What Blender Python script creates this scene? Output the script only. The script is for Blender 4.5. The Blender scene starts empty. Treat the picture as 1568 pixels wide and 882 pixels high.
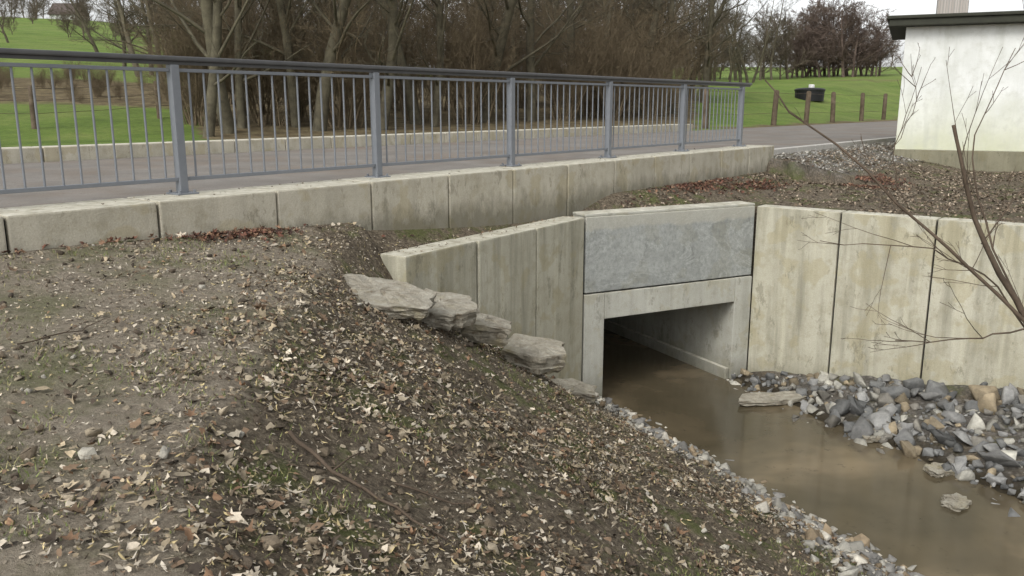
import bpy, bmesh, math, random
import numpy as np
from mathutils import Vector, Matrix
rng=np.random.default_rng(7); random.seed(7)
scene=bpy.context.scene
scene.view_settings.view_transform='Standard'
scene.view_settings.look='None'; scene.view_settings.exposure=0

# ------------------------------------------------ layout constants (metres)
P0=np.array([-2.655,6.854])            # a railing post foot
U=np.array([.632,.775]); NN=np.array([.775,-.632])   # along road / towards stream
A=np.array([.866,10.0]); B=np.array([3.23,11.2])     # culvert head wall ends
W=(B-A)/np.linalg.norm(B-A); WN=np.array([W[1],-W[0]])
LAB=np.linalg.norm(B-A)
Cc=np.array([-.933,7.28]); CD=(Cc-A)/np.linalg.norm(Cc-A); LAC=np.linalg.norm(Cc-A); CN=np.array([-CD[1],CD[0]])
if CN[0]<0: CN=-CN
ED=np.array([.782,-.623]); LBE=6.6; EN=np.array([-.623,-.782])
M0=np.array([1.17,10.22]); AX=np.array([.455,-.89]); RX=np.array([.89,.455])
ZT=-.60; ZW=-2.95

def sm(x,a,b):
    t=np.clip((x-a)/(b-a),0,1); return t*t*(3-2*t)
def hsh(i,j,s):
    v=np.sin(i*127.1+j*311.7+s*74.7)*43758.5453
    return v-np.floor(v)
def vn(x,y,s=0):
    xi=np.floor(x); yi=np.floor(y); fx=x-xi; fy=y-yi
    fx=fx*fx*(3-2*fx); fy=fy*fy*(3-2*fy)
    a=hsh(xi,yi,s); b=hsh(xi+1,yi,s); c=hsh(xi,yi+1,s); d=hsh(xi+1,yi+1,s)
    return (a*(1-fx)+b*fx)*(1-fy)+(c*(1-fx)+d*fx)*fy
def fbm(x,y,s=0,o=4):
    r=0; a=.5
    for k in range(o):
        r=r+a*vn(x,y,s+k*3.1); x=x*2.03; y=y*2.03; a*=.5
    return r
def pq(x,y):
    vx=x-P0[0]; vy=y-P0[1]
    return vx*NN[0]+vy*NN[1], vx*U[0]+vy*U[1]
def rm(x,y):
    vx=x-M0[0]; vy=y-M0[1]
    return vx*RX[0]+vy*RX[1], vx*AX[0]+vy*AX[1]
def zones(x,y):
    ax=x-A[0]; ay=y-A[1]; bx=x-B[0]; by=y-B[1]
    sAB=ax*WN[0]+ay*WN[1]; pAB=ax*W[0]+ay*W[1]
    sAC=ax*CN[0]+ay*CN[1]; pAC=ax*CD[0]+ay*CD[1]
    sBE=bx*EN[0]+by*EN[1]; pBE=bx*ED[0]+by*ED[1]
    o=-.13
    ins=(sAB>o)&((sAC>o)|(pAC>LAC-.05))&((sBE>o)|(pBE>LBE))
    def nr(s,pp,L): return np.where(s<=0.0,1-sm(-s,.36,.85),0)*sm(pp,-.9,-.3)*(1-sm(pp,L,L+.3))
    near=np.maximum(np.maximum(nr(sAB,pAB,LAB),nr(sAC,pAC,LAC)),nr(sBE,pBE,LBE))
    return ins,near,sAB,pAB
def rcf(m): return np.interp(m,[0,2.3,5.6,30],[3.8,4.05,5.5,5.7])
def H(x,y):
    x=np.asarray(x,float); y=np.asarray(y,float)
    p,q=pq(x,y)
    base=np.interp(q,[-6,-1,2,5,12],[-.22,-.25,-.37,-.42,-.45])
    left=1-sm(q,1,5)
    lump=(fbm(x*1.7,y*1.7,1)-.47)
    zu=base-.10*np.clip(p-.4,0,6.5)*left-.18*sm(p,.4,1.2)*sm(q,-1,1)+.10*lump*sm(p,.4,1.2)
    mound=.13*np.exp(-(((p-1.7)/.6)**2+((q-9.4)/1.1)**2))
    zu=zu+mound
    w=np.where(q<10.9,sm(p,.0,.3),sm(p,-.1,3.0))
    zu=-.2+(zu+.2)*w
    d=np.sqrt(x*x+y*y)
    ratio=-x/np.maximum(np.abs(y),1)
    rate=.050+.050*sm(ratio,.05,.5)
    rise=rate*np.clip(d-27,0,230)*sm(-p,8,20)
    rise=rise+np.clip(d-60,0,200)*.02*(fbm(x/70.,y/70.,5)-.45)*sm(-p,20,60)
    zu=zu+np.where(p<-7,rise,0)
    ins,near,_,_=zones(x,y)
    zu2=zu+(np.minimum(zu,-.63)-zu)*near
    r,m=rm(x,y)
    r=r+np.where(r<.8,.34*(fbm(m*1.3,m*0+2.5,41)-.47)*sm(m,.6,1.6),0)
    sAC=(x-A[0])*CN[0]+(y-A[1])*CN[1]
    fr=np.clip(-r/rcf(m)+.30*np.clip(-sAC-.0,0,1.5)*(1-sm(m,2.0,3.6)),0,1)
    fr=fr-.03*np.sin(fr*math.pi*2)
    zl=-2.99+(zu+2.99)*np.clip(fr,0,1)
    zbed=-2.99-.2*np.sin(np.clip(r/1.9,0,1)*math.pi)
    rr=r+.5*(fbm(m*1.1,m*0+7.5,47)-.47)
    zr=-2.97+.30*(rr-1.9)+.5*np.clip(rr-4,0,20)
    zch=np.where(r<0,zl,np.where(rr<1.9,zbed,np.minimum(zr,zu)))
    rough=.10*lump+.085*(fbm(x*6,y*6,9,3)-.45)
    slopez=np.where(r<0,sm(1-fr,.0,.25),.6)
    zch=zch+rough*slopez
    z=np.where(ins,zch,zu2)
    fine=(fbm(x*9,y*9,12,3)-.45)*.026*sm(p,.4,.8)*(d<30)
    return z+fine

# ------------------------------------------------ mesh + node helpers
def mk(name,verts,faces,mat=None,cols=None,smooth=False,parent=None,attr=None):
    verts=np.asarray(verts,dtype=np.float32)
    me=bpy.data.meshes.new(name)
    if isinstance(faces,np.ndarray):
        n,k=faces.shape
        me.vertices.add(len(verts)); me.vertices.foreach_set('co',verts.ravel())
        me.loops.add(n*k); me.loops.foreach_set('vertex_index',faces.astype(np.int32).ravel())
        me.polygons.add(n); me.polygons.foreach_set('loop_start',np.arange(0,n*k,k,dtype=np.int32))
        try: me.polygons.foreach_set('loop_total',np.full(n,k,dtype=np.int32))
        except Exception: pass
        me.update(calc_edges=True); me.validate()
    else:
        me.from_pydata([tuple(map(float,v)) for v in verts],[],faces); me.update()
    if cols is not None:
        ca=me.color_attributes.new('Col','FLOAT_COLOR','POINT')
        c=np.ones((len(verts),4),dtype=np.float32); c[:,:3]=cols
        ca.data.foreach_set('color',c.ravel())
    if attr is not None:
        for an,av in attr.items():
            a=me.attributes.new(an,'FLOAT','POINT'); a.data.foreach_set('value',np.asarray(av,dtype=np.float32).ravel())
    if smooth: me.polygons.foreach_set('use_smooth',np.ones(len(me.polygons),dtype=bool))
    if mat: me.materials.append(mat)
    ob=bpy.data.objects.new(name,me); scene.collection.objects.link(ob)
    if parent: ob.parent=parent
    return ob
def empty(name):
    e=bpy.data.objects.new(name,None); scene.collection.objects.link(e); return e
class NT:
    def __init__(s,name):
        s.m=bpy.data.materials.new(name); s.m.use_nodes=True; s.t=s.m.node_tree
        s.b=s.t.nodes['Principled BSDF']; s.tc=s.t.nodes.new('ShaderNodeTexCoord')
    def n(s,t,**k):
        nd=s.t.nodes.new(t)
        for a,b in k.items(): setattr(nd,a,b)
        return nd
    def l(s,a,b): s.t.links.new(a,b)
    def noise(s,scale,detail=4,rough=.55,sc=None,dist=0):
        n=s.n('ShaderNodeTexNoise'); n.inputs['Scale'].default_value=scale
        n.inputs['Detail'].default_value=detail; n.inputs['Roughness'].default_value=rough
        n.inputs['Distortion'].default_value=dist
        if sc:
            mp=s.n('ShaderNodeMapping'); mp.inputs['Scale'].default_value=sc
            s.l(s.tc.outputs['Object'],mp.inputs['Vector']); s.l(mp.outputs[0],n.inputs['Vector'])
        else: s.l(s.tc.outputs['Object'],n.inputs['Vector'])
        return n.outputs['Fac']
    def ramp(s,f,stops):
        r=s.n('ShaderNodeValToRGB'); e=r.color_ramp.elements
        while len(e)<len(stops): e.new(.5)
        for i,(p,c) in enumerate(stops):
            e[i].position=p; e[i].color=(c if len(c)==4 else (*c,1)) if hasattr(c,'__len__') else (c,c,c,1)
        s.l(f,r.inputs[0]); return r.outputs[0]
    def mix(s,f,a,b,mode='MIX'):
        m=s.n('ShaderNodeMix',data_type='RGBA',blend_type=mode)
        for v,i in ((f,0),(a,6),(b,7)):
            if hasattr(v,'links') or hasattr(v,'is_linked'): s.l(v,m.inputs[i])
            elif isinstance(v,(int,float)): m.inputs[i].default_value=v
            else: m.inputs[i].default_value=(*v,1)
        return m.outputs[2]
    def math(s,op,a,b=0):
        m=s.n('ShaderNodeMath',operation=op)
        for v,i in ((a,0),(b,1)):
            if isinstance(v,(int,float)): m.inputs[i].default_value=v
            else: s.l(v,m.inputs[i])
        return m.outputs[0]
    def attr(s,name,out='Fac'):
        a=s.n('ShaderNodeAttribute'); a.attribute_name=name; return a.outputs[out]
    def z(s):
        x=s.n('ShaderNodeSeparateXYZ'); s.l(s.tc.outputs['Object'],x.inputs[0]); return x.outputs[2]
    def fin(s,col,rough=.8,bump=None,bs=.3,bd=.01,spec=.3):
        if hasattr(col,'is_linked'): s.l(col,s.b.inputs['Base Color'])
        else: s.b.inputs['Base Color'].default_value=(*col,1)
        if hasattr(rough,'is_linked'): s.l(rough,s.b.inputs['Roughness'])
        else: s.b.inputs['Roughness'].default_value=rough
        s.b.inputs['Specular IOR Level'].default_value=spec
        if bump is not None:
            b=s.n('ShaderNodeBump'); b.inputs['Strength'].default_value=bs; b.inputs['Distance'].default_value=bd
            s.l(bump,b.inputs['Height']); s.l(b.outputs[0],s.b.inputs['Normal'])
        return s.m

def concrete(name,c1,c2,stain=.6,streak=.5,low=None,lowk=.75,wave=False):
    t=NT(name)
    big=t.noise(1.6,5,.6); col=t.mix(t.ramp(big,[(.3,0),(.7,1)]),c1,c2)
    st=t.noise(1.0,5,.65,sc=(5.5,5.5,.55)); sf=t.ramp(st,[(.45,0),(.75,1)])
    col=t.mix(t.math('MULTIPLY',sf,streak),col,(c1[0]*.45,c1[1]*.45,c1[2]*.43))
    st2=t.noise(1.0,4,.6,sc=(9,9,.35)); sf2=t.ramp(st2,[(.55,0),(.72,1)])
    col=t.mix(t.math('MULTIPLY',sf2,streak*.6),col,(c2[0]*1.3,c2[1]*1.28,c2[2]*1.22))
    bl=t.noise(6,6,.7); col=t.mix(t.math('MULTIPLY',t.ramp(bl,[(.5,0),(.68,1)]),stain*.5),col,(c1[0]*.66,c1[1]*.63,c1[2]*.52))
    pt=t.noise(2.6,3,.5); col=t.mix(t.math('MULTIPLY',t.ramp(pt,[(.54,0),(.58,1),(.68,1),(.72,0)]),stain*.45),col,(c2[0]*.7,c2[1]*.64,c2[2]*.46))
    sp=t.noise(5,5,.8,sc=(1,1,.45)); col=t.mix(t.math('MULTIPLY',t.ramp(sp,[(.575,0),(.63,1)]),.5),col,(c1[0]*.46,c1[1]*.45,c1[2]*.41))
    if wave:
        wv=t.noise(1.1,6,.6,sc=(1,1,1.9),dist=1.0)
        col=t.mix(t.ramp(wv,[(.42,0),(.475,.65),(.495,.10),(.6,.45)]),col,(c2[0]*1.25,c2[1]*1.25,c2[2]*1.24))
        col=t.mix(t.ramp(t.noise(22,5,.75),[(.43,0),(.63,.45)]),col,(c1[0]*.58,c1[1]*.60,c1[2]*.60))
        zt=t.math('ADD',t.z(),t.math('MULTIPLY',t.noise(2.2,4,.6,sc=(1,1,.2)),.22))
        col=t.mix(t.ramp(t.math('MULTIPLY',t.math('ADD',zt,.75),4),[(.35,0),(.5,.55),(.95,.65)]),col,(.40,.385,.32))
    fine=t.noise(90,3,.7); col=t.mix(.4,col,t.ramp(fine,[(.3,(.5,.5,.5)),(.7,(1,1,1))]),'MULTIPLY')
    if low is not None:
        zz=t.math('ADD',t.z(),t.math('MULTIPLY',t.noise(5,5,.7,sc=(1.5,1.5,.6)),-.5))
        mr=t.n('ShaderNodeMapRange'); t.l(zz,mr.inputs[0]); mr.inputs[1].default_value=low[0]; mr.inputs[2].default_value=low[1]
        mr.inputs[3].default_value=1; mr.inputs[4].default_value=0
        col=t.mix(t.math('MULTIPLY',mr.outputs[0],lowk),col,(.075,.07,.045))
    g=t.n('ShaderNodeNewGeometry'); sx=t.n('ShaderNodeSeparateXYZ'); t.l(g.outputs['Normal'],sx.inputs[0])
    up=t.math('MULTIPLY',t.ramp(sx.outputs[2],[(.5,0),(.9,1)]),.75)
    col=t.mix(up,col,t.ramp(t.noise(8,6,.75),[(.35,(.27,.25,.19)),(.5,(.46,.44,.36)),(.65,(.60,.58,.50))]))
    return t.fin(col,.85,t.math('ADD',t.noise(60,4,.7),t.math('MULTIPLY',t.noise(7,4,.6),1.5)),.5,.008,.25)
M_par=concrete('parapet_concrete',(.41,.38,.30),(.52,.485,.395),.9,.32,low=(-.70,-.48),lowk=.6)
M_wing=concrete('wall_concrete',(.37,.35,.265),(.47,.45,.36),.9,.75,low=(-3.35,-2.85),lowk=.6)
M_head=concrete('headwall_concrete',(.255,.265,.25),(.34,.35,.33),.6,.3,wave=True)
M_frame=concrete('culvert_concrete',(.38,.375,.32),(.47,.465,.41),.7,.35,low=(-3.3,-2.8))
t=NT('joint_filler_and_tunnel_dark'); M_joint_dark=t.fin((.014,.013,.012),.9)  # black joint filler, also the painted darkness at the tunnel's back

def obox(name,o,d,L,nrm,th,z0,z1,mat,bev=.012,parent=None,o2=0.0):
    o=np.asarray(o,float); d=np.asarray(d,float); nrm=np.asarray(nrm,float)
    o=o+nrm*o2
    c=[o,o+d*L,o+d*L-nrm*th,o-nrm*th]
    bm=bmesh.new()
    vb=[bm.verts.new((*k,z0)) for k in c]; vt=[bm.verts.new((*k,z1)) for k in c]
    bm.faces.new(vb[::-1]); bm.faces.new(vt)
    for i in range(4): bm.faces.new((vb[i],vb[(i+1)%4],vt[(i+1)%4],vt[i]))
    bmesh.ops.recalc_face_normals(bm,faces=bm.faces)
    if bev>0: bmesh.ops.bevel(bm,geom=list(bm.edges),offset=bev,segments=2,affect='EDGES',profile=.6)
    me=bpy.data.meshes.new(name); bm.to_mesh(me); bm.free(); me.materials.append(mat)
    ob=bpy.data.objects.new(name,me); scene.collection.objects.link(ob)
    if parent: ob.parent=parent
    return ob

# ------------------------------------------------ terrain (one sheet)
def axis(lo,hi,st,far):
    c=list(np.arange(lo,hi+1e-6,st)); s=st; v=hi
    while v<far: s*=1.13; v+=s; c.append(v)
    s=st; v=lo; pre=[]
    while v>-far: s*=1.13; v-=s; pre.append(v)
    return np.array(pre[::-1]+c)
xs=axis(-5.5,7.5,.04,900); ys=axis(2.0,13.0,.04,1100)
X,Y=np.meshgrid(xs,ys); nx,ny=len(xs),len(ys)
X=X.ravel(); Y=Y.ravel(); Z=H(X,Y)
I=np.arange(nx*ny).reshape(ny,nx)
F=np.stack([I[:-1,:-1].ravel(),I[:-1,1:].ravel(),I[1:,1:].ravel(),I[1:,:-1].ravel()],1)
_,_,sAB,pAB=zones(X,Y)
zr=Z[F].max(1)-Z[F].min(1)
kill=(zr>1.0)&(np.abs(sAB[F].mean(1)+.13)<.12)&(pAB[F].mean(1)>.15)&(pAB[F].mean(1)<LAB-.15)
F=F[~kill]
p,q=pq(X,Y); r,m=rm(X,Y); ins,_,_,_=zones(X,Y); D=np.sqrt(X*X+Y*Y)
grass=np.where(p<-7.3,1.0,0.0)
mud=np.exp(-(((X+19)/9)**2+((Y-38)/6)**2))
az_=X/np.maximum(Y,1)
wood=sm(az_,-.40,-.33)*(1-sm(az_,.19,.24))*sm(Y-.6*X,26,29)*(1-sm(D,90,110))*(p<-9)
verge=sm(-p,7.2,7.4)*(1-sm(-p,8.6,10.2))*sm(q,22,30)
bands=.55*np.exp(-((D-95)/5)**2)+.5*np.exp(-((D-150)/6)**2)
grass=grass*np.clip(1-1.3*mud,0,1)*(1-.9*wood)*(1-.8*verge)*(1-bands)
fr=np.clip(-r/rcf(m),0,3)
path=sm(fr,.90,1.08)*(p>.4)*sm(-q,-2.2,-.3)
gravel=((r>-.9)&(r<6)&ins).astype(float)*np.where(r<0,sm(r,-1.0,-.4),1)+((q>10.9)&(p>-.2)&(p<1.7)&(q<26))*.7
gravel=np.clip(gravel,0,1)
wet=ins*sm(-Z,2.80,2.95)
t=NT('ground_soil')
n1=t.noise(2.2,5,.6); n2=t.noise(28,6,.78); n3=t.noise(110,3,.7); n4=t.noise(60,5,.8)
leafy=t.ramp(n2,[(.26,(.034,.027,.018)),(.43,(.098,.077,.055)),(.56,(.18,.148,.105)),(.70,(.33,.28,.205))])
leafy=t.mix(t.ramp(n4,[(.56,0),(.64,.85)]),leafy,(.38,.32,.225))
moss=t.ramp(n4,[(.35,(.055,.07,.016)),(.6,(.125,.15,.04)),(.75,(.22,.22,.095))])
leafy=t.mix(t.ramp(t.noise(2.6,5,.65),[(.51,0),(.62,.7)]),leafy,moss)
leafy=t.mix(t.ramp(t.noise(1.7,5,.7),[(.54,0),(.66,.55)]),leafy,(.045,.033,.022))
pth=t.ramp(n2,[(.25,(.16,.13,.095)),(.5,(.29,.248,.19)),(.75,(.43,.38,.30))])
pth=t.mix(t.ramp(n4,[(.6,0),(.68,.6)]),pth,(.09,.07,.048))
pth=t.mix(t.ramp(t.noise(1.5,5,.65),[(.49,0),(.64,.5)]),pth,moss)
grv=t.n('ShaderNodeTexVoronoi'); grv.inputs['Scale'].default_value=24; t.l(t.tc.outputs['Object'],grv.inputs['Vector'])
gc=t.n('ShaderNodeSeparateColor'); t.l(grv.outputs['Color'],gc.inputs[0])
gcol=t.mix(t.ramp(grv.outputs['Distance'],[(.0,1),(.6,.35)]),(.05,.045,.035),t.ramp(gc.outputs[0],[(0,(.15,.14,.13)),(1,(.32,.30,.27))]))
fld=t.ramp(t.noise(.35,6,.7),[(.3,(.085,.135,.026)),(.5,(.135,.205,.038)),(.7,(.20,.245,.065))])
fld=t.mix(.6,fld,t.ramp(t.noise(5,6,.85),[(.32,(.30,.34,.28)),(.68,(1.25,1.22,1.2))]),'MULTIPLY')
fld=t.mix(t.ramp(t.noise(.07,4,.6),[(.45,0),(.65,.45)]),fld,(.16,.18,.06))
far_soil=t.ramp(t.noise(1.6,6,.8),[(.3,(.05,.036,.02)),(.5,(.13,.10,.055)),(.62,(.20,.165,.09)),(.75,(.10,.14,.03))])
edge=t.math('ADD',t.attr('path'),t.math('MULTIPLY',t.math('SUBTRACT',t.noise(2.5,5,.7),.5),1.2))
col=t.mix(t.ramp(edge,[(.3,0),(.7,1)]),leafy,pth)
col=t.mix(t.attr('farz'),col,far_soil)
gr=t.math('ADD',t.attr('grass'),t.math('MULTIPLY',t.math('SUBTRACT',t.noise(.6,5,.7),.5),.7))
col=t.mix(t.math('MULTIPLY',t.ramp(gr,[(.4,0),(.6,1)]),t.attr('farz')),col,fld)
gv=t.math('MULTIPLY',t.attr('gravel'),t.ramp(t.noise(3,4,.6),[(.35,.15),(.5,.9)]))
col=t.mix(gv,col,gcol)
col=t.mix(t.attr('wet'),col,(.045,.036,.022))
M_ground=t.fin(col,.92,t.math('ADD',n2,t.math('MULTIPLY',n4,.5)),1.0,.04,.2)
terrain=mk('ground',np.stack([X,Y,Z],1),F,M_ground,smooth=True,attr={'grass':grass,'path':path,'gravel':gravel,'wet':wet,'farz':(p<-7.2)|((D>30)&(p<0))})

# ------------------------------------------------ road
def L2(pv,qv): return P0+NN*pv+U*qv
def strip(name,p0,p1,q0,q1,z0,z1,mat,n=60,**k):
    vs=[];fs=[]
    for i in range(n+1):
        qq=q0+(q1-q0)*i/n
        a=L2(p0,qq); b=L2(p1,qq); vs+= [(a[0],a[1],z0),(b[0],b[1],z1)]
        if i: fs.append((2*i-2,2*i-1,2*i+1,2*i))
    return mk(name,vs,fs,mat,**k)
t=NT('asphalt'); c=t.ramp(t.noise(1.3,6,.65),[(.3,(.155,.143,.128)),(.7,(.235,.218,.197))])
c=t.mix(.6,c,t.ramp(t.noise(50,4,.8),[(.3,(.5,.5,.5)),(.7,(1.15,1.15,1.15))]),'MULTIPLY')
c=t.mix(t.ramp(t.noise(.5,5,.7),[(.46,0),(.68,.65)]),c,(.17,.13,.095))
c=t.mix(t.ramp(t.noise(9,5,.8),[(.58,0),(.68,.6)]),c,(.10,.075,.052))
M_as=t.fin(c,.85,t.noise(120,3,.7),.4,.006,.15)
strip('road',-.10,-6.62,-25,90,-.125,-.10,M_as)
t=NT('edging_stone'); M_edge=t.fin(t.mix(t.noise(12,4,.6),(.30,.29,.27),(.50,.48,.44)),.85)
e=empty('road_kerb')
for k in range(0,40):
    obox('kerb_stone',L2(.06,11.0+k*1.0),U,.985,NN,.16,-.4,-.105,M_edge,.01,e)

# ------------------------------------------------ parapets
par=empty('concrete_parapet')
k0=-.42-1.0455*8
for k in range(19):
    q0=k0+k*1.0455
    j=random.uniform(-.004,.004)
    obox('parapet_block',L2(.38+random.uniform(-.004,.004),q0+.009),U,1.0275,NN,.50,-.9,0+j,M_par,.014,par)
obox('joint_core',L2(.34,k0),U,19*1.0455-.02,NN,.43,-.88,-.03,M_joint_dark,0,par)
par2=empty('concrete_parapet')
for k in range(34):
    q0=-14+k*1.0455
    obox('parapet_block',L2(-6.65,q0+.006),U,1.033,NN,.42,-.6,.11,M_par,.016,par2)

# ------------------------------------------------ railing
t=NT('railing_paint'); M_rail=t.fin(t.mix(t.noise(14,4,.6),(.135,.148,.165),(.19,.20,.215)),.5,t.noise(80,2,.5),.08,.002,.4)
t=NT('handrail_paint'); M_hand=t.fin(t.mix(t.noise(9,4,.6),(.05,.05,.052),(.10,.10,.10)),.45,None,spec=.4)
rail=empty('bridge_railing')
QL=-2.09*4; QR=2.09*5
def bar(name,pc,q0,q1,w,z0,z1,mat,bev=.004): return obox(name,L2(pc+w/2,q0),U,q1-q0,NN,w,z0,z1,mat,bev,rail)
bar('handrail',0,QL-.3,QR+.32,.085,1.037,1.075,M_hand,.012)
bar('handrail_neck',0,QL-.3,QR+.3,.03,1.01,1.037,M_hand,.002)
for i in range(-4,6):
    qc=i*2.09
    bar('post',0,qc-.035,qc+.035,.075,.012,1.009,M_rail,.006)
    bar('base_plate',0,qc-.09,qc+.09,.19,.0,.014,M_rail,.003)
    for sx in (-.065,.065):
        for sy in (-.07,.07):
            c=L2(sy,qc+sx); bpy.ops.mesh.primitive_cylinder_add(vertices=6,radius=.012,depth=.022,location=(c[0],c[1],.024))
            b=bpy.context.object; b.name='bolt'; b.data.materials.append(M_rail); b.parent=rail
    if i<5:
        bar('lower_rail',0,qc+.036,qc+2.09-.036,.035,.105,.135,M_rail,.004)
        bar('upper_rail',0,qc+.036,qc+2.09-.036,.035,.955,.982,M_rail,.004)
        bm=bmesh.new(); nb=15
        for k in range(1,nb+1):
            qq=qc+2.09*k/(nb+1); c=L2(0,qq)
            bmesh.ops.create_cone(bm,cap_ends=False,segments=10,radius1=.0085,radius2=.0085,depth=.82,matrix=Matrix.Translation((c[0],c[1],.545)))
        me=bpy.data.meshes.new('balusters'); bm.to_mesh(me); bm.free(); me.materials.append(M_rail)
        me.polygons.foreach_set('use_smooth',[True]*len(me.polygons))
        ob=bpy.data.objects.new('balusters',me); scene.collection.objects.link(ob); ob.parent=rail

# ------------------------------------------------ culvert + wing walls
cul=empty('concrete_culvert')
SL,SR=.30,2.36; ZO=-1.87
obox('head_panel',A+W*.018,W,LAB-.036,WN,.32,-1.525,ZT,M_head,.012,cul)
obox('head_coping',A+W*.01,W,LAB-.02,WN,.30,ZT+.002,ZT+.035,M_frame,.01,cul,o2=-.01)
obox('lintel',A+W*SL,W,SR-SL,WN,.32,ZO,-1.545,M_frame,.01,cul,o2=.008)
obox('jamb_near',A+W*.01,W,SL-.013,WN,.32,-3.4,-1.545,M_frame,.01,cul,o2=.008)
obox('jamb_far',A+W*(SR+.003),W,LAB-SR-.01,WN,.32,-3.4,-1.545,M_frame,.01,cul,o2=.008)
obox('joint_core',A+W*.02-WN*.04,W,LAB-.04,WN,.24,-1.56,-1.50,M_joint_dark,0,cul)
DB=-WN
obox('tunnel_wall_near',A+W*SL+DB*.31,DB,11,W,.28,-3.4,ZO,M_frame,0,cul,o2=.0)
obox('tunnel_wall_far',A+W*SR+DB*.31,DB,11,-W,.28,-3.4,ZO,M_frame,0,cul,o2=.0)
obox('tunnel_roof',A+W*.03+DB*.31,DB,11,-W,LAB-.06,ZO+.001,ZO+.2,M_frame,0,cul,o2=0)
obox('tunnel_dark_cap',A+W*.03+DB*11.3,W,LAB-.06,WN,.2,-3.4,ZO+.2,M_joint_dark,0,cul)  # added cap, its black stands in for darkness deep in the culvert
obox('bench',A+W*(SR-.07)+DB*.02,DB,10.8,-W,.07,-3.3,-2.80,M_frame,.015,cul)
wl=empty('retaining_wall')
n=3; Lp=LAC/n
for k in range(n):
    obox('wall_panel',A+CD*(Lp*k+.014),CD,Lp-.028,CN,.30,-3.3,ZT+.004*k,M_wing,.016,wl,o2=(0,.006,-.004)[k])
obox('joint_core',A+CD*.03-CN*.05,CD,LAC-.08,CN,.2,-3.3,ZT-.03,M_joint_dark,0,wl)
wr=empty('retaining_wall')
n=6; Lp=LBE/n
for k in range(n):
    obox('wall_panel',B+ED*(Lp*k+.010),ED,Lp-.020,EN,.26,-3.4,ZT+random.uniform(-.006,.006),M_wing,.014,wr,o2=random.uniform(-.006,.006))
obox('joint_core',B+ED*.02-EN*.045,ED,LBE-.06,EN,.18,-3.4,ZT-.03,M_joint_dark,0,wr)

# ------------------------------------------------ water
t=NT('stream_water')
wn=t.noise(.6,4,.55,sc=(1,1,1),dist=.2)
tc=t.ramp(wn,[(.36,(.060,.050,.031)),(.52,(.10,.080,.050)),(.66,(.19,.148,.093))])
tc=t.mix(t.ramp(t.noise(9,5,.7),[(.6,0),(.7,.5)]),tc,(.035,.03,.02))
rip=t.noise(8,4,.55)
M_wat=t.fin(tc,.11,rip,.08,.02,.4)
c=[M0+RX*a+AX*b for a,b in ((-.9,-11),(3.0,-11),(3.0,0),(3.0,40),(-.9,40),(-.9,0))]
mk('stream_water',[(*k,ZW) for k in c],[(0,1,2,5),(5,2,3,4)],M_wat)

# ------------------------------------------------ rocks
def hullrock(seed,flat=.6,n=10):
    rr=np.random.default_rng(seed)
    v=rr.uniform(-1,1,(n*3,3)); v=v[np.argsort(-np.abs(v).max(1))][:n]
    v/= (np.abs(v)**3).sum(1)[:,None]**(1/3)
    v*=rr.uniform(.8,1.05,(n,1))*.85; v*=np.array([1,rr.uniform(.55,.9),flat*rr.uniform(.6,1.25)])
    bm=bmesh.new()
    for k in v: bm.verts.new(k)
    bmesh.ops.convex_hull(bm,input=bm.verts)
    lo=[g for g in bm.verts if not g.link_faces]
    if lo: bmesh.ops.delete(bm,geom=lo,context='VERTS')
    bmesh.ops.bevel(bm,geom=list(bm.edges),offset=.035,segments=1,affect='EDGES')
    bmesh.ops.triangulate(bm,faces=bm.faces)
    bmesh.ops.recalc_face_normals(bm,faces=bm.faces)
    bm.verts.index_update()
    vv=np.array([w.co[:] for w in bm.verts]); ff=np.array([[w.index for w in f.verts] for f in bm.faces]); bm.free()
    return vv,ff
RV=[hullrock(s) for s in range(18)]
def rotm(a,b,c):
    return np.array(Matrix.Rotation(a,3,'Z')@Matrix.Rotation(b,3,'X')@Matrix.Rotation(c,3,'Y'))
def rocks(name,pts,size,cols,mat,tilt=.5):
    V=[];Fq=[];C=[];o=0
    for i,(pt,s,c) in enumerate(zip(pts,size,cols)):
        v,f=RV[rng.integers(len(RV))]
        R=rotm(rng.uniform(0,6.28),rng.normal(0,tilt),rng.normal(0,tilt))
        V.append(v@R.T*s+pt); Fq.append(f+o); C.append(np.tile(c,(len(v),1))); o+=len(v)
    return mk(name,np.concatenate(V),np.concatenate(Fq),mat,cols=np.concatenate(C))
t=NT('rock'); c=t.mix(.7,t.attr('Col','Color'),t.ramp(t.noise(9,6,.75),[(.3,(.4,.4,.4)),(.7,(1.35,1.32,1.25))]),'MULTIPLY')
M_rock=t.fin(c,.8,t.noise(30,5,.7),.6,.02)
def palette(n,pal,wts,var=.15):
    pal=np.array(pal); k=rng.choice(len(pal),n,p=np.array(wts)/sum(wts)); c=pal[k]*rng.uniform(1-var*2,1+var*2,(n,1))
    return c
N=3200
rr_=1.6+rng.beta(1.1,1.5,N)*3.4; mm_=rng.uniform(-.6,8,N)
pts=M0+RX*rr_[:,None]+AX*mm_[:,None]
ii,_,_,_=zones(pts[:,0],pts[:,1])
bx=(pts[:,0]-B[0])*EN[0]+(pts[:,1]-B[1])*EN[1]
keep=ii&(bx>.05); pts=pts[keep]; rr_=rr_[keep]; mm_=mm_[keep]
sz=np.clip(rng.lognormal(-2.75,.62,len(pts)),.025,.26)
sz=np.where(mm_<1.2,np.minimum(sz,.11),sz)
zz=H(pts[:,0],pts[:,1])+sz*.25
rocks('riprap_rocks',np.column_stack([pts,zz]),sz,palette(len(pts),[(.13,.132,.13),(.215,.215,.21),(.35,.34,.30),(.23,.19,.13),(.17,.16,.14)],[4,4,2.4,1.6,2],.2),M_rock)
N=7000
mm_=rng.uniform(-.2,8,N); rr_=-rng.beta(1.1,2.4,N)*1.25*(.45+.75*vn(mm_*1.1,mm_*0,3))+.18
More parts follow.
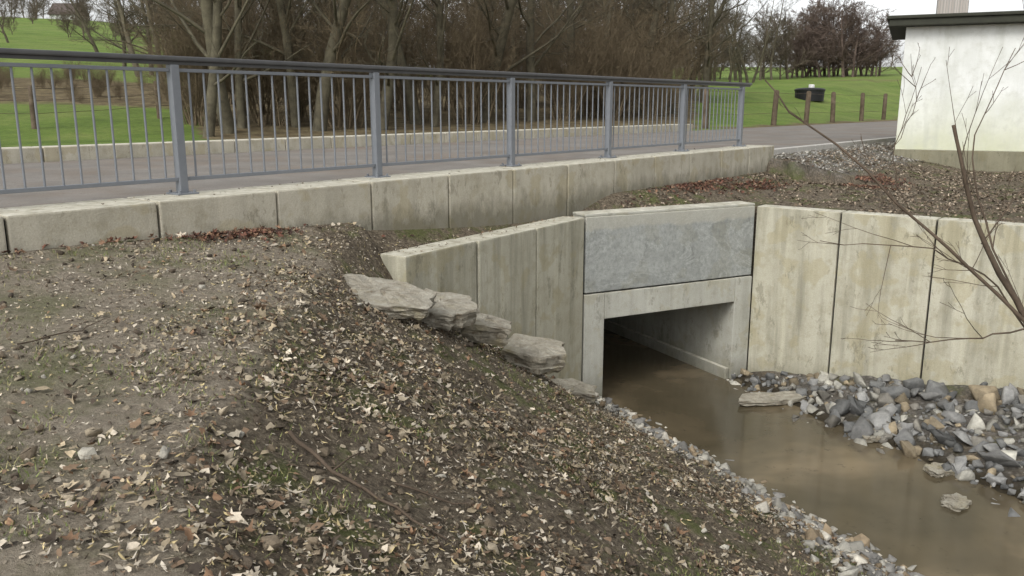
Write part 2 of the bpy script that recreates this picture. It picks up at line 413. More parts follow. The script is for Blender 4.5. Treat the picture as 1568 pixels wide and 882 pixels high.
pts=M0+RX*rr_[:,None]+AX*mm_[:,None]; ii,_,_,_=zones(pts[:,0],pts[:,1]); pts=pts[ii]
sz=np.clip(rng.lognormal(-3.55,.55,len(pts)),.012,.12)
zz=H(pts[:,0],pts[:,1])+sz*.2
rocks('bank_gravel',np.column_stack([pts,zz]),sz,palette(len(pts),[(.18,.175,.165),(.31,.30,.265),(.44,.415,.36),(.23,.18,.12)],[4,4,2,3]),M_rock)
N=2400
pp=rng.uniform(.08,1.6,N); qq=rng.uniform(11,24,N); pts=P0+NN*pp[:,None]+U*qq[:,None]
sz=rng.uniform(.015,.045,N); zz=H(pts[:,0],pts[:,1])+sz*.2
rocks('verge_gravel',np.column_stack([pts,zz]),sz,palette(N,[(.24,.235,.22),(.36,.345,.31),(.15,.14,.12)],[4,3,3]),M_rock)
N=14000
x=rng.uniform(-4.5,4,N); y=rng.uniform(2.3,9.5,N); p_,q_=pq(x,y); r_,m_=rm(x,y)
k=(p_>.45)&(r_<-.3)&(zones(x,y)[1]<.1)&(rng.random(N)<np.where(-r_/rcf(m_)>1,.35,1)); x=x[k];y=y[k]
sz=np.clip(rng.lognormal(-4.3,.55,len(x)),.006,.05)
rocks('soil_clods',np.column_stack([x,y,H(x,y)+sz*.2]),sz,palette(len(x),[(.07,.055,.04),(.15,.12,.085),(.27,.23,.17),(.38,.36,.31)],[4,4,2.4,1.0]),M_rock)

# stone slabs beside the wing wall
t=NT('sandstone'); c=t.ramp(t.noise(4,6,.8),[(.3,(.15,.13,.095)),(.48,(.29,.262,.205)),(.7,(.42,.395,.325))])
c=t.mix(t.ramp(t.noise(14,5,.75),[(.52,0),(.64,.75)]),c,(.13,.095,.055))
c=t.mix(t.ramp(t.noise(3,4,.6),[(.54,0),(.66,.55)]),c,(.33,.28,.14))
c=t.mix(t.ramp(t.noise(1,5,.7,sc=(3,3,32)),[(.5,0),(.62,.45)]),c,(.10,.08,.055))
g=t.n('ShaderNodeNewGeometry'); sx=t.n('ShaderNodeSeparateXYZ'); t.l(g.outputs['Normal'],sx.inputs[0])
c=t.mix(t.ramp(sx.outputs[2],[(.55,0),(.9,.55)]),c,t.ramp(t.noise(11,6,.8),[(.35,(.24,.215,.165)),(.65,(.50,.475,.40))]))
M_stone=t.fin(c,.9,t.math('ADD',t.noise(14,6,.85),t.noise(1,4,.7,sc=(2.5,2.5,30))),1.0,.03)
def slab(x,y,z,outline,sz,rot,tl,seed,sc=1.0):
    rr=np.random.default_rng(seed); bm=bmesh.new(); ol=[]
    k=len(outline)
    for i in range(k):
        a=np.array(outline[i])*sc; b=np.array(outline[(i+1)%k])*sc
        for f in (0,.2,.4,.6,.8): ol.append(a*(1-f)+b*f+rr.normal(0,.009,2))
    ol=np.array(ol); n=len(ol); rings=[]
    lv=[(1.0,.97),(.86,1.0),(.40,.99),(.34,.955),(-.15,.965),(-.22,1.0),(-.7,.96),(-1,.86)]
    for h,s in lv:
        jit=rr.normal(0,.009,(n,2)); rings.append([bm.verts.new((*(q_*s+j_),h*sz+rr.normal(0,.004))) for q_,j_ in zip(ol,jit)])
    for a,b in zip(rings[:-1],rings[1:]):
        for i in range(n): bm.faces.new((a[i],b[i],b[(i+1)%n],a[(i+1)%n]))
    for ring,flip,hh in ((rings[0],False,sz),(rings[-1],True,-sz)):
        prev=ring
        for s in (.75,.45,.2):
            cur=[bm.verts.new((v.co.x*s/.97,v.co.y*s/.97,hh+rr.normal(0,.005))) for v in ring]
            for i in range(n):
                f=(prev[i],prev[(i+1)%n],cur[(i+1)%n],cur[i]); bm.faces.new(f if not flip else f[::-1])
            prev=cur
        cv=bm.verts.new((0,0,hh))
        for i in range(n): bm.faces.new((prev[i],prev[(i+1)%n],cv))
    bmesh.ops.recalc_face_normals(bm,faces=bm.faces)
    bmesh.ops.transform(bm,matrix=Matrix.Translation((x,y,z))@Matrix.Rotation(rot,4,'Z')@Matrix.Rotation(tl[0],4,'X')@Matrix.Rotation(tl[1],4,'Y'),verts=bm.verts)
    me=bpy.data.meshes.new('stone_slab'); bm.to_mesh(me); bm.free(); me.materials.append(M_stone)
    ob=bpy.data.objects.new('stone_slab',me); scene.collection.objects.link(ob)
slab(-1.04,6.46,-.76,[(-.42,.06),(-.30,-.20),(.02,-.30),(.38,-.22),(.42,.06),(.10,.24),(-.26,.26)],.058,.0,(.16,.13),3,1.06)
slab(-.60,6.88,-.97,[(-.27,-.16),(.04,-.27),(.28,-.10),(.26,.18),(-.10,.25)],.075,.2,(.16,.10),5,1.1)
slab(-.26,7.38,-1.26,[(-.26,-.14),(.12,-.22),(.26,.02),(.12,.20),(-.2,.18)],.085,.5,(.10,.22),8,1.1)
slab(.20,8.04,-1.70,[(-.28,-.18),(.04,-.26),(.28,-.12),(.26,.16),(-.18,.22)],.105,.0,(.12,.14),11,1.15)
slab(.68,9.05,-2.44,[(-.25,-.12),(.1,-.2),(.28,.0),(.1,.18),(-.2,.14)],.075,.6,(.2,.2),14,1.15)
slab(3.22,10.12,-2.90,[(-.45,-.1),(.1,-.17),(.48,-.08),(.42,.12),(-.3,.15)],.035,.15,(.04,.0),17)
slab(4.35,8.05,-2.93,[(-.15,-.08),(.08,-.13),(.2,.02),(.05,.12),(-.14,.08)],.03,.4,(.03,.05),18)
slab(4.0,8.95,-2.92,[(-.15,-.08),(.08,-.13),(.2,.02),(.05,.12),(-.14,.08)],.03,1.4,(.03,.05),19)
slab(4.15,7.35,-2.94,[(-.15,-.08),(.08,-.13),(.2,.02),(.05,.12),(-.14,.08)],.03,.9,(.03,.05),20)

# ------------------------------------------------ leaf litter
def scatter(N,box,dens):
    x=rng.uniform(box[0],box[1],N); y=rng.uniform(box[2],box[3],N)
    k=rng.random(N)<dens(x,y); return x[k],y[k]
T_oval=[(-1,0,0),(-.35,.9,1),(.45,.75,1),(1,0,.3),(.45,-.75,1),(-.35,-.9,1),(.05,0,-.15)]
T_lobe=[(-1,0,0),(-.55,.45,.3),(-.62,.95,.9),(-.1,.5,.3),(.2,1.0,1.1),(.38,.42,.3),(1,.1,.6),(.42,-.4,.3),(.25,-1.0,1),(-.1,-.45,.3),(-.6,-.9,.8),(-.5,-.4,.2),(0,0,-.1)]
T_strip=[(-1,.6,0),(-.2,1,.3),(.5,.7,.2),(1,.1,0),(.4,-.9,.3),(-.6,-.8,.2),(0,0,.4)]
def leafmesh(name,x,y,L,Wd,cols,tilt,mat,lift=.008,curl=.35,tmpl=T_oval,zf=None):
    n=len(x); z=H(x,y) if zf is None else np.full(n,zf); e=.04
    gx=(H(x+e,y)-H(x-e,y))/(2*e); gy=(H(x,y+e)-H(x,y-e))/(2*e)
    if zf is not None: gx=gx*0; gy=gy*0
    gx=np.clip(gx,-1.2,1.2); gy=np.clip(gy,-1.2,1.2)
    nrm=np.stack([-gx,-gy,np.ones(n)],1)+rng.normal(0,1,(n,3))*tilt; nrm[:,2]=np.abs(nrm[:,2])+.1
    nrm/=np.linalg.norm(nrm,axis=1)[:,None]
    a=rng.uniform(0,6.28,n); t0=np.stack([np.cos(a),np.sin(a),np.zeros(n)],1)
    t1=np.cross(nrm,t0); t1/=np.linalg.norm(t1,axis=1)[:,None]; t0=np.cross(t1,nrm)
    base=np.stack([x,y,z+lift+rng.uniform(0,.012,n)*(zf is None)],1)
    cu=rng.uniform(-.4,1,n)*curl; bend=rng.normal(0,.25,n)
    V=[]; k=len(tmpl)
    for (u,v,h) in tmpl:
        ju=u*rng.uniform(.7,1.2,n); jv=v*rng.uniform(.55,1.25,n)
        V.append(base+t0*(L*ju*.5)[:,None]+t1*(Wd*jv*.5)[:,None]+nrm*(Wd*h*cu+L*bend*u*u)[:,None])
    V=np.stack(V,1).reshape(-1,3); o=(np.arange(n)*k)[:,None]
    f=np.concatenate([o+np.array([[i,k-1,(i+1)%(k-1)]]) for i in range(k-1)])
    return mk(name,V,f,mat,cols=np.repeat(cols,k,axis=0))
t=NT('dead_leaf'); M_leaf=t.fin(t.mix(.5,t.attr('Col','Color'),t.ramp(t.noise(70,4,.7),[(.3,(.4,.4,.4)),(.7,(1.25,1.25,1.25))]),'MULTIPLY'),.75,None,spec=.25)
def leafdens(x,y):
    p,q=pq(x,y); r,m=rm(x,y); ins,near,_,_=zones(x,y); fr=-r/rcf(m)
    d=.13+.8*(1-sm(fr,.88,1.2))*(fr>0)
    d=np.where(q>1.8,.7,d); d=d*(.18+1.3*sm(fbm(x*1.5,y*1.5,21),.36,.62))
    d=np.where(p<.42,0,d); d=np.where(ins&(r>-.3),.05*(r<0),d); d=d*np.where(near>.5,.35,1)
    return np.clip(d,0,1)
boxn=(-5,4.5,2.2,10.5)
pal=[(.32,.26,.175),(.16,.11,.07),(.48,.42,.33),(.06,.045,.032),(.22,.135,.08),(.29,.245,.175)]
x,y=scatter(62000,boxn,leafdens); n=len(x)
L=np.clip(rng.lognormal(-3.65,.42,n),.012,.06)
leafmesh('leaf_litter',x,y,L,L*rng.uniform(.35,.85,n),palette(n,pal,[4,4,3,3.4,1.5,3.5],.2),.42,M_leaf,.008,.5,T_strip)
x,y=scatter(8000,boxn,leafdens); n=len(x)
L=np.clip(rng.lognormal(-2.92,.30,n),.03,.11)
leafmesh('oak_leaf_litter',x,y,L,L*rng.uniform(.5,.8,n),palette(n,pal,[4,3,3.8,1.6,1.5,4],.2),.36,M_leaf,.012,.5,T_lobe)
x,y=scatter(90000,boxn,leafdens); n=len(x)
L=rng.uniform(.010,.055,n)
leafmesh('woody_debris',x,y,L,L*rng.uniform(.08,.26,n),palette(n,[(.42,.34,.18),(.12,.09,.06),(.35,.29,.21),(.05,.04,.03),(.48,.43,.35)],[4,3.4,3,2.5,2],.2),.3,M_leaf,.006,.2,T_strip)
x,y=scatter(40000,(-6,0,2.2,8),lambda x,y:np.where(pq(x,y)[0]>.42,.75*(fbm(x*2,y*2,4)>.45)+.2,0)); n=len(x)
L=rng.uniform(.006,.026,n)
leafmesh('path_crumbs',x,y,L,L*rng.uniform(.3,.8,n),palette(n,[(.34,.29,.22),(.13,.10,.07),(.47,.42,.33),(.40,.33,.17)],[4,3.4,2.4,2],.2),.25,M_leaf,.003,.2,T_strip)
x,y=scatter(60000,(1,14,9.5,20),lambda x,y:np.where((pq(x,y)[0]>.42)&~zones(x,y)[0],.2+.7*(fbm(x*.9,y*.9,8)>.45),0)); n=len(x)
L=rng.uniform(.018,.065,n)
leafmesh('leaf_carpet',x,y,L,L*rng.uniform(.3,.8,n),palette(n,[(.22,.17,.12),(.12,.09,.06),(.34,.28,.21),(.06,.045,.033)],[4,4,2.2,3],.2),.35,M_leaf,.008,.4,T_strip)
xs_=[];ys_=[]
for (pc,qc,sp,sq,nn) in ((.5,.15,.10,.25,300),(.62,4.7,.13,.6,600),(.55,7.9,.2,.6,500),(1.9,11.0,.35,.5,800),(.8,9.0,.3,.5,400),(.5,3.0,.06,.5,120),(.44,-2.5,.03,1.6,150)):
    pp=np.abs(rng.normal(0,sp,nn))+pc-.05; qq=rng.normal(qc,sq,nn); P=P0+NN*pp[:,None]+U*qq[:,None]; xs_.append(P[:,0]); ys_.append(P[:,1])
x=np.concatenate(xs_);y=np.concatenate(ys_); k=zones(x,y)[1]<.7; x=x[k];y=y[k]; n=len(x); L=rng.uniform(.03,.075,n)
leafmesh('leaf_pile',x,y,L,L*.7,palette(n,[(.13,.06,.04),(.20,.12,.075),(.07,.04,.03)],[4,3,3],.2),.5,M_leaf,.015,.5,T_lobe)
# scattered leaves and crumbs lying on the parapet and wall tops
n=260; pp=rng.uniform(-.1,.36,n); qq=rng.uniform(-5,10.8,n); P=P0+NN*pp[:,None]+U*qq[:,None]; L=rng.uniform(.008,.035,n)
leafmesh('parapet_debris',P[:,0],P[:,1],L,L*.6,palette(n,[(.16,.11,.07),(.09,.065,.045),(.25,.20,.13)],[3,3,2],.2),.12,M_leaf,.006,.15,T_strip,zf=.004)
s_=rng.uniform(.05,3.1,130); P=A+CD*s_[:,None]-CN*rng.uniform(.04,.27,130)[:,None]
s2=rng.uniform(.05,6.0,160); P2=B+ED*s2[:,None]-EN*rng.uniform(.04,.24,160)[:,None]
P=np.concatenate([P,P2]); n=len(P); L=rng.uniform(.008,.035,n)
leafmesh('wall_top_debris',P[:,0],P[:,1],L,L*.6,palette(n,[(.16,.11,.07),(.09,.065,.045),(.25,.20,.13)],[3,3,2],.2),.12,M_leaf,.008,.15,T_strip,zf=ZT+.005)
# grass
t=NT('grass'); M_grass=t.fin(t.attr('Col','Color'),.6)
def grassd(x,y):
    p,q=pq(x,y); r,m=rm(x,y); d=sm(fbm(x*1.2,y*1.2,31),.47,.62)*sm(fbm(x*6,y*6,33),.36,.6)
    return np.where((p>.42)&(r<-.6)&(zones(x,y)[1]<.3),d,0)*.85
x,y=scatter(150000,(-5.5,3.5,2.3,8.5),grassd); n=len(x); z=H(x,y)
h=rng.uniform(.008,.030,n); a=rng.uniform(0,6.28,n); lean=rng.uniform(.3,1.6,n)*h
dx=np.cos(a);dy=np.sin(a); w=.0024
V=np.stack([np.stack([x-dy*w,y+dx*w,z],1),np.stack([x+dy*w,y-dx*w,z],1),np.stack([x+dx*lean,y+dy*lean,z+h],1)],1).reshape(-1,3)
mk('grass_tufts',V,np.arange(3*n).reshape(-1,3),M_grass,cols=np.repeat(palette(n,[(.10,.13,.03),(.16,.19,.055),(.24,.22,.10)],[3,3,3],.15),3,axis=0))

# ------------------------------------------------ tubes / trees
def tubes(name,lines,mat,parent=None,link=True):
    V=[];Fq=[];o=0
    for pts,rad,sd in lines:
        pts=np.asarray(pts,float); n=len(pts)
        d=pts[-1]-pts[0]; d=d/(np.linalg.norm(d)+1e-9)
        u=np.cross(d,[0,0,1.0] if abs(d[2])<.9 else [1.0,0,0]); u/=np.linalg.norm(u); v=np.cross(d,u)
        an=np.arange(sd)*2*math.pi/sd
        ring=np.outer(np.cos(an),u)+np.outer(np.sin(an),v)
        vv=pts[:,None,:]+ring[None]*np.asarray(rad)[:,None,None]
        V.append(vv.reshape(-1,3))
        i=np.arange(n-1)[:,None]*sd+np.arange(sd)[None]; j=np.arange(n-1)[:,None]*sd+(np.arange(sd)[None]+1)%sd
        Fq.append(np.stack([i,j,j+sd,i+sd],2).reshape(-1,4)+o); o+=n*sd
    return mk(name,np.concatenate(V),np.concatenate(Fq),mat,smooth=True,parent=parent)
def grow(R,start,d,L,r0,lv,cfg,out):
    n=cfg['seg'][lv]; pts=[np.array(start,float)]; d=np.array(d,float); d/=np.linalg.norm(d)
    for i in range(n):
        d=d+R.normal(0,cfg['wob'][lv],3)+np.array([0,0,cfg['up'][lv]]); d/=np.linalg.norm(d); pts.append(pts[-1]+d*L/n)
    pts=np.array(pts); rad=r0*(1-np.linspace(0,1,n+1)*cfg['tap'][lv]); out.append((pts,rad,cfg['sd'][lv]))
    if lv+1<len(cfg['n']):
        k=cfg['n'][lv+1]
        for c in range(k):
            f=cfg['lo'][lv]+(1-cfg['lo'][lv])*(c+R.random())/k; t_=f*n; i=min(int(t_),n-1); pos=pts[i]+(pts[i+1]-pts[i])*(t_-i)
            par=pts[i+1]-pts[i]; par/=np.linalg.norm(par)
            s=R.normal(size=3); s-=par*s.dot(par); s/=np.linalg.norm(s)
            an=cfg['ang'][lv+1]*R.uniform(.7,1.25)
            dd=par*math.cos(an)+s*math.sin(an)
            ll=L*cfg['len'][lv+1]*R.uniform(.6,1.2)*(1.15-.6*f)
            grow(R,pos,dd,ll,max(r0*(1-f*cfg['tap'][lv])*cfg['rr'],cfg.get('mr',.0045)),lv+1,cfg,out)
cfgT=dict(seg=[9,5,4,3,2],wob=[.06,.13,.16,.2,.2],up=[.02,.05,.05,.03,.0],tap=[.85,.8,.8,.7,.6],sd=[8,5,3,3,3],n=[1,17,7,6,3],lo=[.13,.2,.15,.1],ang=[0,.95,.8,.75,.7],len=[0,.36,.5,.5,.55],rr=.36,mr=.006)
cfgS=dict(seg=[6,4,3,2],wob=[.12,.16,.2,.2],up=[.03,.06,.04,.02],tap=[.8,.8,.7,.6],sd=[5,3,3,3],n=[1,9,6,6],lo=[.12,.1,.1],ang=[0,.6,.65,.7],len=[0,.5,.5,.5],rr=.5,mr=.006)
cfgR=dict(seg=[6,4,3,2],wob=[.08,.14,.18,.2],up=[.02,.06,.05,.02],tap=[.8,.8,.7,.5],sd=[5,4,3,3],n=[1,22,9,10],lo=[.08,.12,.1],ang=[0,.9,.7,.7],len=[0,.55,.45,.45],rr=.42,mr=.024)
def barkmat(name,a,b):
    t=NT(name); return t.fin(t.mix(t.ramp(t.noise(3,5,.7),[(.35,0),(.65,1)]),a,b),.9,t.noise(25,4,.7,sc=(1,1,.3)),.6,.02,.2)
M_bark=barkmat('bark',(.055,.048,.033),(.115,.102,.068))
M_brush=barkmat('brush_twigs',(.10,.076,.047),(.19,.15,.095))
M_red=barkmat('alder_twigs',(.095,.069,.055),(.15,.115,.093))
M_brown=barkmat('far_twigs',(.085,.068,.05),(.14,.115,.085))
TV=[]
for s in range(4):
    R=np.random.default_rng(100+s); out=[]; grow(R,(0,0,-.2),(R.normal(0,.07),R.normal(0,.07),1),R.uniform(11,14),R.uniform(.17,.25),0,cfgT,out)
    ob=tubes('bare_tree',out,M_bark); TV.append(ob.data); bpy.data.objects.remove(ob)
RVt=[]; BVt=[]
for s in range(3):
    R=np.random.default_rng(150+s); out=[]; grow(R,(0,0,-.2),(R.normal(0,.05),R.normal(0,.05),1),9.0,.2,0,cfgR,out)
    ob=tubes('alder_tree',out,M_red); RVt.append(ob.data); bpy.data.objects.remove(ob)
    m2=RVt[-1].copy(); m2.materials.clear(); m2.materials.append(M_brown); BVt.append(m2)
SV=[]
for s in range(4):
    R=np.random.default_rng(200+s); out=[]
    for k in range(14):
        a=R.uniform(0,6.28); tl=R.uniform(.05,.45); grow(R,(math.cos(a)*R.uniform(0,.7),math.sin(a)*R.uniform(0,.7),-.1),(math.cos(a)*tl,math.sin(a)*tl,1),R.uniform(2.8,5.5),R.uniform(.02,.045),0,cfgS,out)
    ob=tubes('brush',out,M_brush); SV.append(ob.data); bpy.data.objects.remove(ob)
def inst(name,me,x,y,s,parent=None,rz=None,sz=None,dz=0):
    ob=bpy.data.objects.new(name,me); scene.collection.objects.link(ob)
    ob.location=(x,y,float(H(x,y))+dz); ob.rotation_euler=(random.uniform(-.05,.05),random.uniform(-.05,.05),random.uniform(0,6.28) if rz is None else rz)
    ob.scale=(s,s,s if sz is None else sz)
    if parent: ob.parent=parent
    return ob
def az(px,Yd): return (px-784)/1300*.985*Yd
for px,Yd,s in ((318,25,1.0),(352,26.5,1.1),(372,28,.9),(455,29,.9),(488,28,1.0),(583,29,1.2),(640,32,1.0),(664,31,.9),(735,34,1.1),(812,35,.95),(880,38,1.0),(985,41,1.2),(1030,43,1.0)):
    inst('bare_tree',random.choice(TV),az(px,Yd),Yd,s,sz=1.05)
cnt=0
for k in range(400):
    f=random.random(); dep=random.random()**1.2*16
    x=-11.5+f*23; y=29+f*17+dep; x+= -dep*.25*(1-f)+dep*.22*f
    if x/y>.225 or x/y<-.42: continue
    if pq(x,y)[0]>-10.5: continue
    inst('bare_tree',random.choice(TV),x,y,random.uniform(.7,1.05)); cnt+=1
    if cnt>=20: break
ug=empty('undergrowth_thicket'); cnt=0
for k in range(600):
    f=random.random(); dep=random.random()**1.3*12
    x=-11.5+f*22; y=25+f*17+dep; x+= -dep*.25*(1-f)+dep*.2*f
    if x/y>.21 or x/y<-.385 or pq(x,y)[0]>-9.5: continue
    inst('brush',random.choice(SV),x,y,random.uniform(.55,1.15),ug); cnt+=1
    if cnt>=50: break
dt=empty('distant_trees')
for px,Yd,s in [(1075,85,.8),(1095,90,.9),(1120,88,.85),(1140,95,.9),(1165,92,.8),(1085,80,.7),(1155,84,.7),(1105,82,.75)]:
    for k in range(2): inst('tree',random.choice(TV),az(px,Yd)+random.uniform(-1.5,1.5),Yd+random.uniform(-3,5),s*random.uniform(.8,1.),dt)
for px in (1062,1076,1090,1104,1118,1132,1146,1160,1174,1186): inst('tree',random.choice(BVt),az(px,100),100+random.uniform(-4,4),random.uniform(.5,.8),dt)
for px,s in [(1200,.75),(1214,.85),(1228,.95),(1242,1.0),(1256,1.02),(1270,1.0),(1284,.98),(1298,.93),(1312,.88),(1326,.8),(1338,.65),(1222,.8),(1262,.85),(1290,.8),(1248,.7),(1318,.6),(1206,.55),(1334,.5),(1235,.6),(1275,.65),(1302,.6),(1215,.6),(1228,.5),(1250,.55),(1263,.5),(1288,.55),(1310,.5),(1325,.45)]:
    Yd=random.uniform(102,114); inst('tree',random.choice(RVt),az(px,Yd),Yd,s*random.uniform(1.05,1.2),dt,sz=s*.88)
for k in range(64):
    Yd=random.uniform(180,250); px=random.choice([random.uniform(-60,330),random.uniform(900,1600),random.uniform(330,900)])
    inst('tree',random.choice(BVt),az(px,Yd),Yd,random.uniform(.55,.95),dt)
for k in range(44):
    Yd=random.uniform(50,80); px=random.uniform(250,1055)
    inst('tree',random.choice(BVt),az(px,Yd),Yd,random.uniform(.65,1.05),dt)
for k in range(34):
    Yd=random.choice([95,150])+random.uniform(-4,4); px=random.uniform(-40,270)
    inst('bush',random.choice(BVt),az(px,Yd),Yd,random.uniform(.2,.5),dt)
for px,Yd,s in ((165,60,.6),(200,55,.75),(222,48,.8),(240,50,.8),(255,42,.7),(30,75,.45)):
    inst('tree',random.choice(TV),az(px,Yd),Yd,s,dt)
rk=empty('rank_weeds')
for k in range(34):
    Yd=random.uniform(30,44); px=random.uniform(-20,330); inst('weed',random.choice(SV),az(px,Yd),Yd,random.uniform(.10,.24),rk)

# ------------------------------------------------ building (pump house)
bh=empty('pump_house')
O=np.array([8.2,18.4]); FD=np.array([.91,-.4146]); BD=np.array([.4146,.91]); FN=-BD
t=NT('render_plaster'); zz=t.z()
c=t.mix(t.ramp(t.noise(1.2,5,.6),[(.35,0),(.65,1)]),(.52,.53,.50),(.64,.65,.63))
zm=t.math('ADD',zz,t.math('MULTIPLY',t.noise(1.6,5,.7),-1.2))
mr=t.n('ShaderNodeMapRange'); t.l(zm,mr.inputs[0]); mr.inputs[1].default_value=-1.0; mr.inputs[2].default_value=.4; mr.inputs[3].default_value=1; mr.inputs[4].default_value=0
c=t.mix(t.math('MULTIPLY',mr.outputs[0],.7),c,(.40,.41,.23))
st=t.ramp(t.noise(1,5,.65,sc=(4,4,.5)),[(.5,0),(.75,.5)]); c=t.mix(st,c,(.36,.37,.32))
c=t.mix(t.ramp(t.noise(5,6,.75),[(.5,0),(.7,.45)]),c,(.38,.38,.33))
M_pl=t.fin(c,.9,t.noise(35,4,.7),.5,.01)
M_plinth=concrete('plinth',(.17,.16,.11),(.24,.225,.16))
t=NT('roof_felt'); M_roof=t.fin(t.mix(t.noise(6,5,.7),(.02,.02,.018),(.05,.052,.035)),.9)
obox('walls',O,FD,5.2,FN,3.6,-.22,2.29,M_pl,.01,bh)
obox('plinth',O-FD*.03,FD,5.26,FN,3.66,-1.0,-.222,M_plinth,.01,bh,o2=.03)
obox('roof',O-FD*.33,FD,5.86,FN,4.2,2.292,2.43,M_roof,.02,bh,o2=.3)
obox('roof_fascia',O-FD*.38,FD,5.96,FN,4.3,2.432,2.50,M_roof,.02,bh,o2=.35)
t=NT('brick'); br=t.n('ShaderNodeTexBrick'); br.inputs['Scale'].default_value=8; br.inputs['Color1'].default_value=(.28,.25,.22,1); br.inputs['Color2'].default_value=(.36,.33,.3,1); br.inputs['Mortar'].default_value=(.2,.2,.19,1)
t.l(t.tc.outputs['Generated'],br.inputs['Vector']); M_br=t.fin(br.outputs[0],.9)
obox('chimney',O+FD*.55+BD*.8,FD,.6,FN,.5,2.50,3.3,M_br,.01,bh)
obox('chimney_cap',O+FD*.5+BD*.75,FD,.7,FN,.6,3.302,3.38,M_plinth,.01,bh)
t=NT('door_paint'); M_door=t.fin((.08,.12,.09),.5)
obox('door',O+FD*3.4,FD,.95,FN,.05,-.2,1.85,M_door,.01,bh,o2=.02)

# ------------------------------------------------ fences, tank, far house
M_post=barkmat('fence_wood',(.06,.045,.03),(.13,.10,.07))
def fence(pts,h=1.3,rad=.085):
    e=empty('wooden_fence'); tops=[]
    for (x,y) in pts:
        z=float(H(x,y)); a=random.uniform(-.08,.08); b=random.uniform(-.05,.05)
        tubes('post',[([(x,y,z-.3),(x+a*.5,y+b*.5,z+h*.5),(x+a,y+b,z+h*.97),(x+a,y+b,z+h)],[rad,rad*.95,rad*.9,rad*.4],8)],M_post,e); tops.append((x,y,z))
    ln=[]
    for i in range(len(tops)-1):
        for f in (.35,.65,.92):
            a=np.array(tops[i])+[0,0,h*f]; b=np.array(tops[i+1])+[0,0,h*f]; c=(a+b)/2-[0,0,.03]; ln.append(([a,c,b],[.007]*3,4))
    tubes('wires',ln,M_post,e)
fence([(7.5,33.5),(11.7,38.7),(14.2,41.8),(16.6,44.8),(19.5,48.3),(22.1,51.5),(27,57.6)],1.55,.13)
fence([(-23,21),(-14.1,25.5),(-12,29.5),(-9.5,33),(-7,37)],1.25)
t=NT('black_plastic'); M_blk=t.fin((.012,.012,.013),.5)
tk=empty('water_tank'); x,y=20.5,60.; z=float(H(x,y))
def lathe(name,prof,x,y,mat,par,n=28):
    vs=[];fs=[]
    for (r_,z_) in prof:
        for k in range(n): vs.append((x+r_*math.cos(6.2832*k/n),y+r_*math.sin(6.2832*k/n),z_))
    for i in range(len(prof)-1):
        for k in range(n): fs.append((i*n+k,i*n+(k+1)%n,(i+1)*n+(k+1)%n,(i+1)*n+k))
    return mk(name,vs,fs,mat,parent=par,smooth=False)
lathe('tub',[(0,z-.1),(.95,z-.1),(.98,z+.55),(1.02,z+.6),(1.02,z+.68),(.9,z+.75),(.5,z+.8),(0,z+.8)],x,y,M_blk,tk)
t=NT('white_plastic'); M_wh=t.fin((.6,.6,.58),.5)
lathe('filler_cap',[(.2,z+.75),(.2,z+.98),(.15,z+1.02),(0,z+1.02)],x+.1,y,M_wh,tk)
t=NT('roof_tile'); M_tile=t.fin((.09,.07,.065),.8); t=NT('window_glass'); M_win=t.fin((.03,.035,.04),.1)
def house(px,Yd,w=9):
    h=empty('farm_house'); x=az(px,Yd); y=Yd; z=float(H(x,y))
    obox('walls',(x,y),(1,0),w,(0,-1),7,z-1,z+4.5,M_pl,0,h)
    mk('roof',[(x-.5,y-.5,z+4.4),(x+w+.5,y-.5,z+4.4),(x+w+.5,y+7.5,z+4.4),(x-.5,y+7.5,z+4.4),(x-.5,y+3.5,z+8),(x+w+.5,y+3.5,z+8)],[(0,1,5,4),(2,3,4,5),(1,2,5),(3,0,4),(0,3,2,1)],M_tile,parent=h)
    for k in range(3): obox('window',(x+1.2+k*2.7,y),(1,0),1.1,(0,-1),.1,z+1.2,z+2.6,M_win,0,h,o2=.05)
house(96,262,8)

# ------------------------------------------------ foreground shrub with bare twigs, fallen branches
M_twig=barkmat('twig_bark',(.06,.045,.032),(.12,.09,.065))
R=np.random.default_rng(5)
def bz(P,n=14,j=.006):
    P=np.array(P,float); t_=np.linspace(0,len(P)-1,n); return np.stack([np.interp(t_,range(len(P)),P[:,k]) for k in range(3)],1)+R.normal(0,j,(n,3))
mains=[([(3.25,4.1,-2.7),(3.1,4.15,-1.6),(2.9,4.25,-.8),(2.67,4.3,-.36),(2.45,4.3,-.05),(2.30,4.28,.25),(2.18,4.25,.60)],.026),
 ([(2.95,4.2,-1.0),(2.62,4.25,-.35),(2.32,4.3,-.10),(2.04,4.3,.15),(1.69,4.35,.48),(1.42,4.4,.66),(1.29,4.45,.83)],.012),
 ([(2.85,4.2,-.7),(2.6,4.1,-.38),(2.25,4.0,-.42),(1.85,3.95,-.41)],.007),
 ([(2.85,4.2,-.7),(2.55,4.4,-.2),(2.2,4.5,-.03),(1.68,4.6,-.03)],.007),
 ([(2.9,4.2,-.8),(2.75,4.0,-.2),(2.55,3.9,.3),(2.5,3.9,.75),(2.35,3.9,1.15)],.008),
 ([(2.0,4.3,.18),(1.9,4.3,.45),(2.0,4.3,.7),(1.95,4.3,.95)],.003),
 ([(2.9,4.2,-.8),(2.6,4.6,.0),(2.5,4.7,.5),(2.75,4.8,1.0)],.007),
 ([(2.4,4.3,.0),(2.6,4.3,.3),(2.75,4.3,.45),(2.9,4.4,.9)],.004)]
lines=[]; cf=dict(seg=[5,3,2],wob=[.07,.09,.1],up=[.02,.02,0],tap=[.7,.6,.5],sd=[5,4,3],n=[1,2,1],lo=[.3,.3],ang=[0,.5,.5],len=[0,.5,.5],rr=.6,mr=.001)
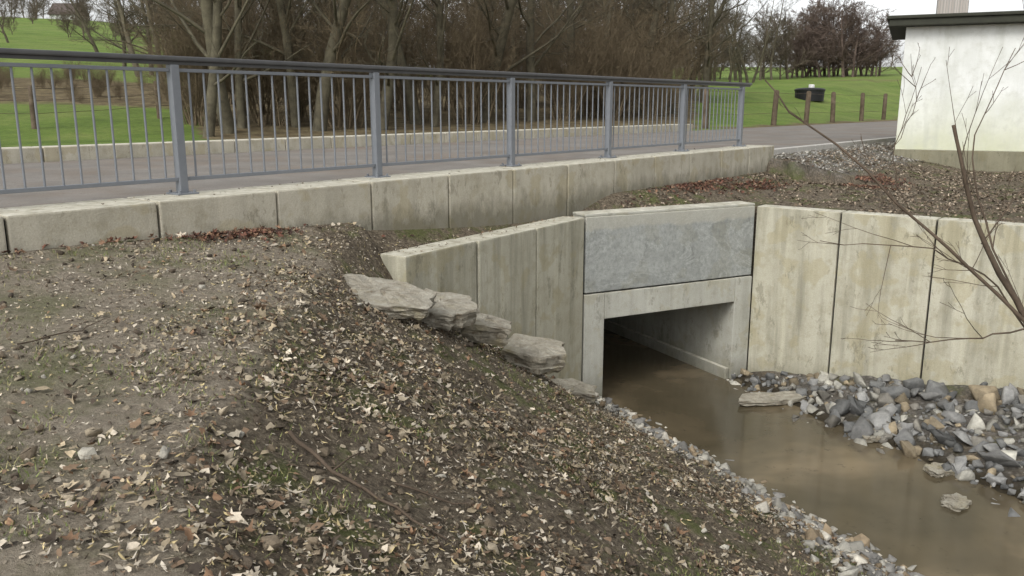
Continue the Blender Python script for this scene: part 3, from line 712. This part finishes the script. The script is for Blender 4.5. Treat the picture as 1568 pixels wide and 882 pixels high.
for P,r0 in mains:
    b=bz(P); n=len(b); lines.append((b,r0*(1-.7*np.linspace(0,1,n)),6))
    for k in range(6):
        i=R.integers(n//3,n-1); d=b[i+1]-b[i]; d/=np.linalg.norm(d); s=R.normal(size=3); s[1]*=.5; dd=d+s*.45+np.array([0,0,.15]); o=[]
        grow(R,b[i],dd,R.uniform(.15,.55),.0025,0,cf,o)
        lines+=[(a_,np.maximum(b_,.0011),c_) for a_,b_,c_ in o]
tubes('bare_shrub',lines,M_twig)
def stick(pts,r0):
    P=[(x,y,float(H(x,y))+.025) for x,y in pts]; n=len(P); b=bz(P,n*3,.004); 
    tubes('fallen_branch',[(b,r0*(1-.6*np.linspace(0,1,len(b))),6),(np.array([b[n],b[n]+[.06,.07,.03],b[n]+[.10,.16,.02]]),[r0*.5,r0*.4,r0*.2],5)],M_twig)
stick([(-.95,3.4),(-.75,3.25),(-.5,3.12),(-.25,3.0)],.011)
stick([(-.5,3.4),(-.3,3.42),(-.12,3.5)],.006)
stick([(-2.3,3.8),(-2.15,4.1),(-2.1,4.3)],.004)
stick([(1.5,7.2),(1.7,7.0),(1.95,6.9)],.009)

# ------------------------------------------------ light, sky, camera
w=bpy.data.worlds.new('World'); scene.world=w; w.use_nodes=True; nt=w.node_tree; bg=nt.nodes['Background']
sky=nt.nodes.new('ShaderNodeTexSky'); sky.sky_type='NISHITA'; sky.sun_disc=False
el,ro=math.radians(42),math.radians(-150)
sky.sun_elevation=el; sky.sun_rotation=ro; sky.dust_density=3; sky.air_density=1
hs=nt.nodes.new('ShaderNodeHueSaturation'); hs.inputs['Saturation'].default_value=.10; hs.inputs['Value'].default_value=1.65
nt.links.new(sky.outputs[0],hs.inputs['Color']); nt.links.new(hs.outputs[0],bg.inputs[0]); bg.inputs[1].default_value=.15
sd=bpy.data.lights.new('sun','SUN'); sd.energy=1.4; sd.angle=math.radians(20); sd.color=(1,.97,.92)
so=bpy.data.objects.new('sun',sd); scene.collection.objects.link(so)
dv=Vector((math.sin(ro)*math.cos(el),math.cos(ro)*math.cos(el),math.sin(el)))
so.rotation_euler=dv.to_track_quat('Z','Y').to_euler()
cd=bpy.data.cameras.new('camera'); cam=bpy.data.objects.new('camera',cd); scene.collection.objects.link(cam)
cam.location=(0,0,.70); cam.rotation_euler=(math.radians(90-12.15),0,0); cd.lens=29.85; cd.sensor_width=36; cd.clip_end=3000; cd.clip_start=.05
scene.camera=cam
